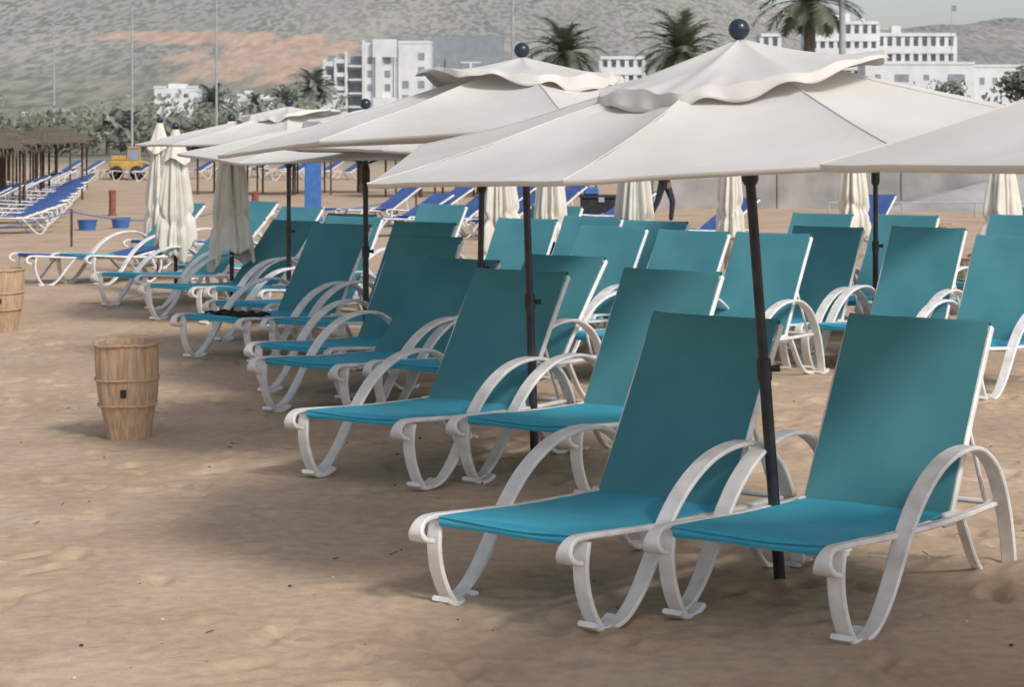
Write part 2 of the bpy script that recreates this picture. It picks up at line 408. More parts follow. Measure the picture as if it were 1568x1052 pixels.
# ------------------------------------------------------------------ open umbrellas
def umbrella(x,y,Rr=1.5,ze=1.75,zb=2.31,rot=0,lean=(0,0),seed=0,cap_r=.58,ribz=None,lift=None):
    rs=np.random.RandomState(seed)
    p=empty('beach_umbrella',(x,y,gz(x,y)),(lean[0],lean[1],0))
    za=zb-.075
    mb=MB()
    mb.tube([(0,0,-.05),(0,0,.9)],.025,14); mb.tube([(0,0,.86),(0,0,.90),(0,0,.95)],[.030,.032,.030],14)
    mb.tube([(0,0,.93),(0,0,za-.02)],.0215,14)
    mb.tube([(0,0,za-.62),(0,0,za-.60),(0,0,za-.50),(0,0,za-.46)],[.026,.036,.036,.026],14)
    mb.tube([(.02,0,.905),(.065,0,.905)],[.012,.016],8)
    mb.tube([(0,0,za-.06),(0,0,za-.02)],.035,12)
    nr=26; K=10; N=8*K
    rz0=rs.uniform(-.035,.035,8)
    ribz = ribz if ribz is not None else rz0
    def zz(t): return za-.03-(za-.03-ze)*(t**.93)
    for k in range(8):
        an=rot+k*math.pi/4; ca,sa=math.cos(an),math.sin(an)
        pts=[]
        for t in (0.03,.3,.6,.97):
            r=Rr*t; pts.append((ca*r,sa*r,zz(t)-.010+ribz[k]*t*t))
        mb.tube(pts,.005,6)
        mb.tube([(ca*.03,sa*.03,za-.45),( (pts[1][0]+pts[2][0])/2,(pts[1][1]+pts[2][1])/2,(pts[1][2]+pts[2][2])/2)],.005,6)
    obj('pole_and_ribs',mb.mesh('umbrella_pole',[M['pole']]),p)
    mb=MB(); mb.tube([(0,0,za-.02),(0,0,zb-.08)],.016,10); mb.sphere((0,0,zb-.045),.045,20,12)
    obj('finial',mb.mesh('finial',[M['ball']]),p)
    vs=[];fs=[]
    t0=.12
    for i in range(nr+2):
        for j in range(N):
            k=j//K; f=(j%K)/K; an=rot+2*math.pi*j/N
            loc=(f-.5)*math.pi/4
            edge=math.cos(math.pi/8)/math.cos(loc)
            sc=4*f*(1-f)
            t=t0+(1-t0)*min(i,nr)/nr
            r=Rr*edge*(1-.010*sc*t)*t
            rz=ribz[k]*(1-f)+ribz[(k+1)%8]*f
            z=zz(t)+rz*t*t
            z-=.046*sc*math.sin(math.pi*t**1.2)
            z+=.012*float(vnoise(r*math.cos(an)*2.6+seed*7,r*math.sin(an)*2.6,seed))*math.sin(math.pi*min(t,.97))*2
            g=math.exp(-((min(f,1-f)-.08)/.05)**2); z-=.007*g*t*(1.15-t)*3
            g=math.exp(-((min(f,1-f)-.22)/.05)**2); z-=.004*g*t*(1.1-t)*3*math.sin(k*2.3+seed)
            if i==nr+1:
                z-=.020; r*=.998
            vs.append((r*math.cos(an),r*math.sin(an),z))
    for i in range(nr+1):
        for j in range(N):
            k=(j+1)%N; fs.append((i*N+j,i*N+k,(i+1)*N+k,(i+1)*N+j))
    mb=MB(); mb.add(vs,fs)
    c=obj('canopy',mb.mesh('canopy',[M['canvas']],angle=14),p)
    c.modifiers.new('s','SOLIDIFY').thickness=.002
    mb=MB()
    for k in range(8):
        pts=[Vector(vs[i*N+k*K])+Vector((0,0,.001)) for i in range(nr+1)]
        mb.tube(pts,.0035,5)
    obj('seams',mb.mesh('seams',[M['canvas']]),p)
    vs=[];fs=[];nr2=14;N2=160
    ph=rs.uniform(0,6.28,5); lift_a=rs.uniform(-.6,.4) if lift is None else lift
    for i in range(nr2+5):
        for j in range(N2):
            an=2*math.pi*j/N2; a2=(an-rot)/(math.pi/4); f=a2-math.floor(a2); loc=(f-.5)*math.pi/4
            edge=math.cos(math.pi/8)/math.cos(loc); sc=4*f*(1-f)
            t=min(i,nr2)/nr2; r=cap_r*edge*t
            tt=r/Rr
            z=za-.005-(za-.03-ze)*(tt**.93)*.95+.012*t
            fl=max(0,math.cos(an-lift_a))
            z+=.075*t*t*fl**1.5
            z-=.024*sc*math.sin(math.pi*t)*.8
            wv=math.sin(13*an+ph[0]+1.5*math.sin(2*an+ph[4]))+.8*math.sin(21*an+ph[1]+2*math.sin(3*an))+.6*math.sin(5*an+ph[2])
            low=1-.7*fl
            z+=.007*wv*t**4*low
            if i>nr2:
                d=i-nr2; r+=.003*d+.006*wv*d*.5*low; z-=.017*d*(1+.35*math.sin(9*an+ph[3]+math.sin(4*an)))*low
            vs.append((r*math.cos(an),r*math.sin(an),z))
    for i in range(nr2+4):
        for j in range(N2):
            k=(j+1)%N2; fs.append((i*N2+j,i*N2+k,(i+1)*N2+k,(i+1)*N2+j))
    mb=MB(); mb.add(vs,fs)
    c=obj('wind_cap',mb.mesh('wind_cap',[M['canvas']],angle=60),p); c.modifiers.new('s','SOLIDIFY').thickness=.002
    return p
umbrella(1.13,8.9,1.62,1.78,2.38,R(15),(R(3.2),R(-4.6)),1,.63,[.0,.02,.06,.13,.07,.10,.08,.04],R(-20))
umbrella(.13,12.03,1.74,1.84,2.39,R(8),(R(-1.0),R(-1.8)),2,.60,[0,0,.03,.02,-.045,.0,.03,.03],R(200))
umbrella(-.24,15.0,1.5,1.72,2.14,R(20),(0,R(1)),3,.5)
umbrella(-1.18,17.05,1.5,1.69,2.14,R(10),(R(1.5),0),4,.5)
umbrella(-2.2,20.8,1.5,1.76,2.22,R(5),(0,0),5,.5)
umbrella(3.1,18.0,1.5,1.72,2.12,R(12),(0,0),6,.5)
umbrella(2.52,5.8,1.72,1.80,2.46,R(2),(R(1),R(1)),7,.58,[0,0,0,0,-.01,.035,.04,.02])

# ------------------------------------------------------------------ closed umbrellas
def closed(x,y,zb=2.05,low=.5,seed=0,lean=0,w=1.0):
    rs=np.random.RandomState(seed+50)
    p=empty('closed_beach_umbrella',(x,y,gz(x,y)),(0,R(lean),rs.uniform(0,6)))
    mb=MB(); mb.tube([(0,0,-.05),(0,0,zb-.05)],.023,12); mb.tube([(0,0,.86),(0,0,.9),(0,0,.95)],[.030,.033,.030],12)
    obj('pole',mb.mesh('pole',[M['pole']]),p)
    mb=MB(); mb.sphere((0,0,zb-.04),.045,16,10); obj('finial',mb.mesh('f',[M['ball']]),p)
    vs=[];fs=[];n=46;N=160; ph=rs.uniform(0,6.28,8)
    H=zb-.09-low
    hem=lambda an:.10*math.sin(2*an+ph[4])+.06*math.sin(5*an+ph[5])
    for i in range(n+1):
        t=i/n
        env=.035+.15*(t**.8)*w*(1-.10*t**3)
        tie=1-.22*math.exp(-((t-.74)/.04)**2)
        for j in range(N):
            an=2*math.pi*j/N
            q=abs(math.sin(4*an+ph[0]+.5*math.sin(t*3+ph[1])+.6*math.sin(an+ph[2])))
            q2=abs(math.sin(7.0*an+ph[6]+.8*math.sin(t*2.2+ph[7])))
            fold=.7*q**.7+.3*q2
            r=env*tie*(.50+.62*fold)*(1+.16*math.sin(an*2+ph[3]+t*1.5))
            z0=zb-.09-(H+hem(an)*min(1,t*1.5))*t
            vs.append((r*math.cos(an),r*math.sin(an),z0))
    for i in range(n):
        for j in range(N):
            k=(j+1)%N; fs.append((i*N+j,i*N+k,(i+1)*N+k,(i+1)*N+j))
    mb=MB(); mb.add(vs,fs)
    c=obj('folded_canopy',mb.mesh('folded_canopy',[M['canvas2']],angle=70),p); c.modifiers.new('s','SOLIDIFY').thickness=.004
    vs=[];fs=[]
    for i in range(8):
        t=i/7
        for j in range(64):
            an=2*math.pi*j/64; r=(.04+.085*t*(w*.5+.5))*(1+.25*abs(math.sin(4*an+ph[1]))*t)
            vs.append((r*math.cos(an),r*math.sin(an),zb-.075-.36*t+.04*math.sin(3*an)*t))
    for i in range(7):
        for j in range(64):
            k=(j+1)%64; fs.append((i*64+j,i*64+k,(i+1)*64+k,(i+1)*64+j))
    mb=MB(); mb.add(vs,fs); obj('folded_cap',mb.mesh('folded_cap',[M['canvas2']],angle=70),p)
for i,(x,y,zb,w) in enumerate([(-4.59,27.4,2.06,1.35),(-3.79,23.8,1.99,1.25),(-2.92,22.0,2.07,1.75),(-.12,25,2.05,1.4),(.40,23.2,2.05,1.1),(1.16,20.1,2.05,1.35),
        (2.75,26.6,2.05,1.2),(4.52,27.9,2.05,1.5),(5.12,22,2.05,1.45)]):
    closed(x,y,zb,.50+.04*(i%3),i,random.uniform(-2,2),w)

# ------------------------------------------------------------------ barrels
def barrel(x,y,rz=0):
    p=empty('barrel_bin',(x,y,gz(x,y)-.01),(R(1.5),R(-1),rz))
    prof=[(0,.135),(.06,.142),(.14,.155),(.20,.168),(.235,.178),(.30,.186),(.40,.193),(.50,.196),(.58,.195),(.61,.193)]
    vs=[];fs=[];ns=18;per=4;N=ns*per
    for z,r in prof:
        for j in range(N):
            an=2*math.pi*j/N; g=(j%per); rr=r*(1-(.03 if g==0 else 0))+.003*math.sin(an*5+z*4)
            vs.append((rr*math.cos(an),rr*math.sin(an),z+(.010*math.sin(j//per*2.3) if z>.6 else 0)))
    for z,r in [(.61,.175),(.1,.13)]:
        for j in range(N):
            an=2*math.pi*j/N; vs.append((r*math.cos(an),r*math.sin(an),z))
    for i in range(len(prof)+1):
        for j in range(N):
            k=(j+1)%N; fs.append((i*N+j,i*N+k,(i+1)*N+k,(i+1)*N+j))
    o=(len(prof)+1)*N; fs.append(tuple(range(o,o+N)))
    mb=MB(); mb.add(vs,fs); obj('staves',mb.mesh('staves',[M['barrel']],angle=30),p)
    mb=MB()
    for z,r in [(.225,.180),(.385,.1965),(.60,.198)]:
        mb.tube([(math.cos(a)*r,math.sin(a)*r,z+.004*math.sin(3*a)) for a in np.linspace(0,2*math.pi,49)],.008 if z<.6 else .010,8)
    obj('hoops',mb.mesh('hoops',[M['barrelband']]),p)
    mb=MB(); an=-math.pi/2-rz+.05
    T=Matrix.Translation((math.cos(an)*.191,math.sin(an)*.191,.31))@Matrix.Rotation(an,4,'Z')
    mb.box(-.006,.010,-.018,.018,-.025,.025,0,.004,T); obj('slot',mb.mesh('slot',[M['dark']]),p)
for i,(x,y) in enumerate([(-2.38,13.1),(-4.85,20.1),(-2.62,28.3),(2.8,26),(6.1,30),(4.8,21.9)]): barrel(x,y,i*1.3)

# ------------------------------------------------------------------ blue loungers
random.seed(4)
bl=[(-6.0,26.2,62,12),(-5.2,29.5,60,30),(-2.9,38,60,30),(-2.0,38.6,60,35),(-1.2,38,62,30),(-2.6,42,60,32),(-3.6,42,60,35),(-1.3,43,60,32),(-.3,42,60,35),(.9,40,60,30),(-.6,37,60,38),(2.2,34,60,35),(4.3,31.5,40,45)]
for k in range(12):
    bl.append((-10.1-.40*k,38.5+k*2.3,66,18))
for k in range(11):
    bl.append((-11.9-.36*k,40+k*2.6,66,26))
for k in range(12): bl.append((-18.5+1.0*k,84+random.uniform(-4,4),60,30))
for x,y,t_,r_ in bl: lounger(x,y,t_,r_,True,False)

# ------------------------------------------------------------------ thatched parasols
def thatch(x,y,h=2.2,r=1.3,sc=1):
    p=empty('thatched_parasol',(x,y,0),(0,0,random.uniform(0,6)),sc)
    mb=MB(); mb.tube([(0,0,-.1),(0,0,h-.1)],[.06,.05],10)
    for k in range(8):
        a=k*math.pi/4; mb.tube([(0,0,h-.12),(math.cos(a)*r*.92,math.sin(a)*r*.92,h-.52)],.018,6)
    for k in range(4):
        a=k*math.pi/2+.4; mb.tube([(math.cos(a)*r*.8,math.sin(a)*r*.8,-.05),(math.cos(a)*r*.8,math.sin(a)*r*.8,h-.42)],.03,6)
    obj('post',mb.mesh('post',[M['wood']]),p)
    vs=[];fs=[];N=64
    for i in range(10):
        t=i/9
        for j in range(N):
            a=2*math.pi*j/N; rr=r*t*(1+.05*math.sin(j*2.7)*t); z=h-.48*t+.03*math.sin(i*2.2)-(.07*random.random() if i==9 else 0)
            vs.append((rr*math.cos(a)+.001,rr*math.sin(a),z))
    for i in range(9):
        for j in range(N):
            k=(j+1)%N; fs.append((i*N+j,i*N+k,(i+1)*N+k,(i+1)*N+j))
    mb=MB(); mb.add(vs,fs); 
    for j in range(260):
        a=random.uniform(0,6.283); rr=r*random.uniform(.9,1.0); w=.03
        vx=rr*math.cos(a);vy=rr*math.sin(a); z=h-.47*rr/r
        mb.add([(vx-w*math.sin(a),vy+w*math.cos(a),z),(vx+w*math.sin(a),vy-w*math.cos(a),z),(vx*1.05,vy*1.05,z-random.uniform(.12,.26))],[(0,1,2)])
    obj('thatch_roof',mb.mesh('thatch',[M['thatch']],smooth=False),p)
for x,y in [(-11.6,45),(-12.0,48.5),(-13.2,52),(-13.6,56),(-14.6,60),(-12.9,58),(-15.5,65),(-14.1,50),(-14.9,69),
            (-8.4,63),(-6.4,62),(-4.6,64),(-2.6,60),(-1.0,63),(.6,60),(2.2,62)]:
    thatch(x,y,2.0+random.uniform(-.05,.08),1.35)

# ------------------------------------------------------------------ misc props on the beach
def simple(name,build,mats,loc=(0,0,0),rot=(0,0,0),smooth=True):
    mb=MB(); build(mb); return obj(name,mb.mesh(name,mats,smooth),None,loc,rot)
def hut(mb):
    mb.box(-.16,.16,-.16,.16,0,1.55,0,.01); mb.box(-.21,.21,-.21,.21,1.552,1.62,0,.01); mb.box(-.2,.2,-.2,.2,-.02,.08,0,.01)
    mb.tube([(0,-.16,1.4),(0,-.34,1.42),(0,-.36,1.36)],.02,8,1)
simple('beach_shower_post',hut,[M['blue'],M['lampgrey']],(-4.15,44,0))
def boll(mb):
    mb.tube([(0,0,-.05),(0,0,.04),(0,0,.05),(0,0,.5),(0,0,.55),(0,0,.58)],[.10,.10,.075,.075,.09,.05],14)
for x,y in [(-8.9,47),(-5.6,46)]: simple('mooring_bollard',boll,[M['rust']],(x,y,0))
def chest(mb):
    mb.box(-.42,.42,-.28,.28,0.04,.48,0,.02); mb.box(-.44,.44,-.30,.30,.485,.56,0,.02); mb.box(-.36,-.05,-.2,.2,.562,.72,1,.03)
    for sx in(-.35,.35):
        for sy in(-.2,.2): mb.tube([(sx,sy,0),(sx,sy,.05)],.03,8)
    mb.box(-.06,.06,-.315,-.302,.42,.52,2)
simple('storage_chest',chest,[M['cloth'],M['blue'],M['lampgrey']],(1.85,44,0))
def tub(mb):
    mb.tube([(0,0,0),(0,0,.2),(0,0,.21)],[.15,.19,.2],16)
simple('blue_tub',tub,[M['blue']],(-8.05,40,0)); simple('blue_tub',tub,[M['blue']],(-7.6,41,0))
def rope(mb):
    P=[(-9.6,31.5),(-7.2,34.5),(-4.8,38),(-2.0,44)]
    for i,(x,y) in enumerate(P):
        mb.tube([(x,y,-.05),(x,y,.62)],.02,8,1)
        if i<len(P)-1:
            a=P[i];b_=P[i+1]; pts=[(a[0]+(b_[0]-a[0])*t,a[1]+(b_[1]-a[1])*t,.58-.22*4*t*(1-t)) for t in np.linspace(0,1,13)]
            mb.tube(pts,.012,6,0)
simple('rope_barrier',rope,[M['rope'],M['wood']])
def rail(mb):
    for k in range(9):
        x=6.9+k*1.6; mb.tube([(x,46,0),(x,46,.34)],.02,8)
    mb.tube([(6.9,46,.33),(19.7,46,.33)],.018,8)
simple('metal_railing',rail,[M['lampgrey']])
def wall(mb):
    for k in range(9):
        x=3.4+k*3.0; mb.box(x,x+2.985,51,51.5,-.2,1.28+.05*k,0,.02)
        mb.box(x,x+2.985,50.93,51.57,1.29+.05*k,1.38+.05*k,0,.02)
    mb.add([(8.5,50.99,0),(13.5,50.99,0),(13.5,50.99,1.2),(8.5,49.6,0),(13.5,49.6,0)],[(0,1,2),(3,4,2),(0,3,2),(1,4,2),(0,1,4,3)])
simple('concrete_seawall',wall,[M['concrete']],smooth=False)
def loader():
    p=empty('yellow_loader',(-14.9,82,0),(0,0,R(8)),.75)
    mb=MB(); mb.box(-.95,.75,-.5,.5,.45,1.0,0,.05); mb.box(-.9,-.1,-.45,.45,1.0,1.25,0,.05); mb.box(-.05,.6,-.42,.42,1.62,1.70,0,.02)
    for sx in(-.02,.57):
        for sy in(-.39,.39): mb.tube([(sx,sy,1.0),(sx,sy,1.62)],.03,6)
    mb.tube([(.5,-.45,.95),(1.0,-.45,.85),(1.3,-.45,.35)],.06,8); mb.tube([(.5,.45,.95),(1.0,.45,.85),(1.3,.45,.35)],.06,8)
    obj('body',mb.mesh('body',[M['yellow']]),p)
    mb=MB(); vs=[]
    prof=[(1.75,.12),(1.3,.08),(1.22,.3),(1.3,.6),(1.5,.66)]
    for y in(-.7,.7):
        vs+=[(a,y,b_) for a,b_ in prof]
    mb.add(vs,[(i,i+1,i+6,i+5) for i in range(4)]+[(0,1,2,3,4),(5,6,7,8,9)]); obj('bucket',mb.mesh('bucket',[M['yellow']],False),p)
    mb=MB()
    for sx in(-.6,.45):
        for sy in(-.56,.56): mb.tube([(sx,sy-.13,.36),(sx,sy-.11,.36),(sx,sy+.11,.36),(sx,sy+.13,.36)],[.3,.37,.37,.3],20)
    obj('wheels',mb.mesh('wheels',[M['tire']]),p)
    mb=MB(); mb.box(.0,.55,-.37,.37,1.01,1.6,0,.02); obj('cab_glass',mb.mesh('cab',[M['glass']]),p)
loader()

# ------------------------------------------------------------------ person walking (upper body behind the canopy)
def person(x,y,rz):
    p=empty('walking_person',(x,y,0),(0,0,rz))
    def skin(name,joints,edges,mat,sub=2):
        me=bpy.data.meshes.new(name); me.from_pydata([j[0] for j in joints],edges,[]); me.materials.append(mat)
        o=obj(name,me,p)
        mod=o.modifiers.new('skin','SKIN'); mod.use_smooth_shade=True
        if len(me.skin_vertices):
            for i,j in enumerate(joints):
                me.skin_vertices[0].data[i].radius=j[1] if hasattr(j[1],'__len__') else (j[1],j[1])
                me.skin_vertices[0].data[i].use_root=(i==0)
        s=o.modifiers.new('s','SUBSURF'); s.levels=sub; s.render_levels=sub
        return o
    J=[((0,0,.95),(.15,.11)),((0,0,1.15),(.13,.10)),((0,0,1.36),(.17,.11)),((0,0,1.46),(.08,.07)),
       ((.11,0,.88),.09),((.12,-.14,.50),.062),((.12,-.10,.10),.045),
       ((-.11,0,.88),.09),((-.12,.10,.50),.062),((-.12,.28,.14),.045),
       ((.2,0,1.38),.055),((.25,.06,1.12),.045),((.24,-.03,.88),.035),
       ((-.2,0,1.38),.055),((-.25,-.06,1.12),.045),((-.24,-.16,.90),.035)]
    E=[(0,1),(1,2),(2,3),(0,4),(4,5),(5,6),(0,7),(7,8),(8,9),(2,10),(10,11),(11,12),(2,13),(13,14),(14,15)]
    skin('clothed_body',J,E,M['cloth'])
    skin('neck_head',[((0,0,1.46),.05),((0,-.01,1.54),.055),((0,-.015,1.60),(.075,.085)),((0,-.01,1.68),(.08,.095)),((0,0,1.73),(.06,.07))],[(0,1),(1,2),(2,3),(3,4)],M['skin'])
    mb=MB(); mb.sphere((0,.015,1.685),(.085,.10,.085)); mb.sphere((0,-.115,1.63),(.014,.02,.022),8,6,1); mb.sphere((.085,0,1.63),(.012,.02,.03),8,6,1); mb.sphere((-.085,0,1.63),(.012,.02,.03),8,6,1)
    obj('hair_and_features',mb.mesh('hair',[M['hair'],M['skin']]),p)
    for sx,fy,fz in((.12,-.10,.0),(-.12,.28,.03)):
        skin('shoe',[((sx,fy+.03,fz+.05),.04),((sx,fy-.08,fz+.04),.038),((sx,fy-.17,fz+.03),.028)],[(0,1),(1,2)],M['tire'],1)
    for hx,hy_ in((.24,-.03),(-.24,-.16)):
        for k in range(5):
            dx=(-.02+.012*k) ; ln=.07 if k else .045
            skin('finger',[((hx,hy_,.88),.022),((hx,hy_+dx,.82),.012),((hx,hy_+dx*1.3-.008,.82-ln),.008)],[(0,1),(1,2)],M['skin'],1)
person(3.03,42,R(70))

# ------------------------------------------------------------------ hills
def smooth(t): t=np.clip(t,0,1); return t*t*(3-2*t)
hx=np.arange(-1500,1501,9.0); hy=np.concatenate([np.arange(480,1700,9.0),np.arange(1700,2300,40.)])
HX,HYY=np.meshgrid(hx,hy)
Xa=HX*1500/np.maximum(HYY,900)
ridge=np.interp(Xa,[-1500,-400,-150,120,170,210,270,330,400,700,1500],[150,165,140,114,92,76,70,76,76,70,60])
rise=smooth((HYY-520)/1050)
HZ_=ridge*rise*(.93)+ (20*fbm(HX/260,HYY/260,4,77)+9*np.abs(fbm(HX/70,HYY/90,3,78)))*rise
HZ_=HZ_+6*smooth((HYY-480)/150)-2
co=np.stack([HX,HYY,HZ_],-1).reshape(-1,3); ny,nx=HX.shape
hill=obj('hills',gridmesh('hills',co,nx,ny))
m,nt,b=new_mat('scrubby_hillside_hazy')  # hill tones paled: distance haze is put into the base colours
tc=nt.nodes.new('ShaderNodeTexCoord')
mp=nt.nodes.new('ShaderNodeMapping'); mp.inputs['Scale'].default_value=(1,.16,1.0); nt.links.new(tc.outputs['Object'],mp.inputs[0]); SV=mp.outputs[0]
base=ramp(NN(.014,4,.5,SV).outputs['Fac'],[(.35,(.31,.305,.285)),(.65,(.385,.37,.345))])
spot=ramp(NN(.34,3,0,SV).outputs['Fac'],[(.42,(.56,.60,.57)),(.56,(1,1,1))])
dens=ramp(NN(.03,4,0,SV).outputs['Fac'],[(.35,(.45,.45,.45)),(.65,(1,1,1))])
c=mix(dens.outputs[0],base.outputs[0],mix(1.0,base.outputs[0],spot.outputs[0],'MULTIPLY'))
sepz=nt.nodes.new('ShaderNodeSeparateXYZ'); nt.links.new(tc.outputs['Object'],sepz.inputs[0])
mz=nt.nodes.new('ShaderNodeMapRange'); mz.inputs[1].default_value=32; mz.inputs[2].default_value=10; nt.links.new(sepz.outputs['Z'],mz.inputs[0])
gr=ramp(NN(.20,4,0,SV).outputs['Fac'],[(.40,(.175,.19,.155)),(.60,(.32,.31,.265))])
c=mix(mz.outputs[0],c,gr.outputs[0])
def ell(cx,cz,rx,rz,seed):
    sep=nt.nodes.new('ShaderNodeSeparateXYZ'); nt.links.new(tc.outputs['Object'],sep.inputs[0])
    def mth(op,a_,b_):
        k=nt.nodes.new('ShaderNodeMath'); k.operation=op
        for i,v in enumerate((a_,b_)):
            if isinstance(v,(int,float)): k.inputs[i].default_value=v
            else: nt.links.new(v,k.inputs[i])
        return k.outputs[0]
    dx=mth('DIVIDE',mth('SUBTRACT',sep.outputs['X'],cx),rx); dz=mth('DIVIDE',mth('SUBTRACT',sep.outputs['Z'],cz),rz)
    d=mth('ADD',mth('MULTIPLY',dx,dx),mth('MULTIPLY',dz,dz))
    n=NN(.09,5,0,SV); d=mth('ADD',d,mth('MULTIPLY',mth('SUBTRACT',n.outputs['Fac'],.5),3.4))
    return ramp(d,[(.4,(.85,.85,.85)),(1.1,(0,0,0))]).outputs[0]
oc=ramp(NN(.25,4,0,SV).outputs['Fac'],[(.35,(.43,.30,.23)),(.65,(.55,.41,.33))])
f1=ell(-93,30,38,13,0); c=mix(f1,c,oc.outputs[0])
f2=ell(-130,41,58,4,0); c=mix(f2,c,oc.outputs[0])
nt.links.new(c,b.inputs['Base Color']); b.inputs['Roughness'].default_value=1; b.inputs['Specular IOR Level'].default_value=0
hill.data.materials.append(m)

# ------------------------------------------------------------------ foliage
def leaves(mb, c, r, n, s, squash=1):
    for k in range(n):
        d=Vector((random.gauss(0,1),random.gauss(0,1),random.gauss(0,1))).normalized()*(random.random()**.45)
        lump=.75+.35*math.sin(d.x*5+c[0])*math.cos(d.z*4+c[1])
        p=Vector(c)+Vector((d.x*r[0],d.y*r[1],d.z*r[2]))*lump
        if p.z<0: p.z=abs(p.z)*.3
        u=Vector((random.gauss(0,1),random.gauss(0,1),random.gauss(0,1))).normalized(); v=u.orthogonal().normalized(); ss=s*random.uniform(.6,1.4)
        mb.add([p-u*ss,p+v*ss*.6,p+u*ss,p-v*ss*.6],[(0,1,2,3)])
def tree(name,x,y,h,w,mat,n=500,s=.25):
    mb=MB(); p=empty(name,(x,y,-.1))
    mb.tube([(0,0,0),(.1,0,h*.3),(.05,.1,h*.6)],[.035*h,.025*h,.012*h],8)
    for k in range(5):
        a=k*1.3+x; mb.tube([(.08,0,h*.32),(math.cos(a)*w*.25,math.sin(a)*w*.25,h*.55),(math.cos(a)*w*.38,math.sin(a)*w*.38,h*.75)],[.014*h,.009*h,.003*h],6)
    obj('trunk',mb.mesh('trunk',[M['trunk']]),p)
    mb=MB()
    for k in range(9):
        a=random.uniform(0,6.28); rr=w*.33*random.random()**.5
        leaves(mb,(math.cos(a)*rr,math.sin(a)*rr,h*random.uniform(.5,.85)),(w*.24,w*.24,h*.17),n//9,s)
    obj('crown',mb.mesh('crown',[mat],smooth=False),p)
random.seed(21)
def scrub(name,xr,yr,cnt,hr,mat,s=.45,n=110):
    mb=MB()
    for k in range(cnt):
        y=random.uniform(*yr); x=random.uniform(*xr)*y; h=random.uniform(*hr)*(.6+.5*random.random()); w=h*random.uniform(.8,1.6)
        leaves(mb,(x,y,h*.45),(w*.6,w*.6,h*.55),n,s*(.7+y/600))
    return obj(name,mb.mesh(name,[mat],smooth=False))
scrub('distant_shrubs',(-.26,-.09),(150,420),110,(3,7),M['scrub'],.28,240)
scrub('distant_tree_belt',(-.25,-.13),(150,230),26,(2.5,4.3),M['scrub_dk'],.26,280)
scrub('coastal_shrubs',(.165,.26),(180,300),30,(5,8.2),M['scrub_dk'],.30,230)
scrub('roadside_shrubs',(-.09,.16),(170,400),45,(3,8),M['scrub'],.40,130)
tree('broadleaf_tree',46.5,190,8.6,7,M['scrub_dk'],900,.30)
tree('broadleaf_tree',40.8,200,7.4,5,M['scrub'],500,.25)

# ------------------------------------------------------------------ palms
def palm_mesh(seed,h,L,nf,trr=.22,lw=.06):
    rs=random.Random(seed)
    mb=MB()
    pts=[];rad=[]
    for k in range(13):
        t=k/12; pts.append((.25*math.sin(t*1.6)*(seed%3-1)*.6,0,h*t)); rad.append(trr*(1.15-.3*t)*(1+.06*(k%2)) if k<11 else trr*(1.25 if k==11 else 1.0))
    mb.tube(pts,rad,12)
    top=Vector(pts[-1])
    lv=MB()
    for k in range(nf):
        az=k*2.399+rs.uniform(-.25,.25); el=R(88-118*(k/nf)**.85)+rs.uniform(-.1,.1); LL=L*rs.uniform(.82,1.08)
        if el<R(-10): LL*=.75
        p=top.copy(); path=[p.copy()]; e=el; n=13
        for i in range(n):
            d=Vector((math.cos(az)*math.cos(e),math.sin(az)*math.cos(e),math.sin(e))); p=p+d*(LL/n); path.append(p.copy()); e-= R(rs.uniform(4.0,7.5))*(.55+ .9*i/n)*(1 if e>R(-75) else 0)
        lv.tube(path,[.035*(1-.85*i/n) for i in range(n+1)],4,0,False)
        side=Vector((-math.sin(az),math.cos(az),0))
        m_=26
        for i in range(2,m_):
            t=i/m_; f=t*n; a=int(f); q_=path[a].lerp(path[min(a+1,n)],f-a); tan=(path[min(a+1,n)]-path[a]).normalized() if a<n else (path[n]-path[n-1]).normalized()
            up=side.cross(tan).normalized()
            if up.z<0: up=-up
            ln=LL*.30*math.sin(math.pi*(.12+.82*t))**.7*rs.uniform(.8,1.15)
            for s_ in (-1,1):
                dr=(side*s_*1.0+tan*.75+up*rs.uniform(.05,.35)).normalized()
                tip=q_+dr*ln-Vector((0,0,ln*.22))
                wv=tan*lw
                lv.add([q_-wv,q_+wv,tip],[(0,1,2)])
    return mb.mesh('palm_trunk',[M['trunk']]), lv.mesh('palm_fronds',[M['palm']],smooth=False)
PM=[palm_mesh(1,6,3.1,50,.24),palm_mesh(2,4.4,2.6,46,.26),palm_mesh(3,7,3.1,46,.3),palm_mesh(4,5,2.8,38,.22)]
def palm(x,y,k,ztop,sc=1,far=False,rz=0):
    h=[6,4.4,7,5][k]
    p=empty('palm_tree',(x,y,ztop-h*sc),(0,0,rz),sc)
    t_,l_=PM[k]; obj('trunk',t_,p); o=obj('fronds',l_,p)
    z0=ztop-h*sc
    if z0>0:
        mb=MB(); mb.tube([(0,0,-z0/sc-.2),(0,0,.02)],[.34,.27],12); obj('lower_trunk',mb.mesh('lower_trunk',[M['trunk']]),p)
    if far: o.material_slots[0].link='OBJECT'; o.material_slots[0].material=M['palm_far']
palm(3.76,150,0,7.4,1.05,False,.3); palm(11.9,148,0,7.4,1.2,False,1.3); palm(19.9,142,2,10.6,1.35,False,2.2)
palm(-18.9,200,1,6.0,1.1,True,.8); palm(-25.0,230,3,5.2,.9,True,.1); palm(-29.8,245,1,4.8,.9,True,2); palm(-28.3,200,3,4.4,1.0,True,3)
palm(-31.6,165,3,2.2,.75,True,1); palm(-36.5,200,1,2.2,.9,True,5); palm(-22.0,240,1,6.0,.9,True,4)

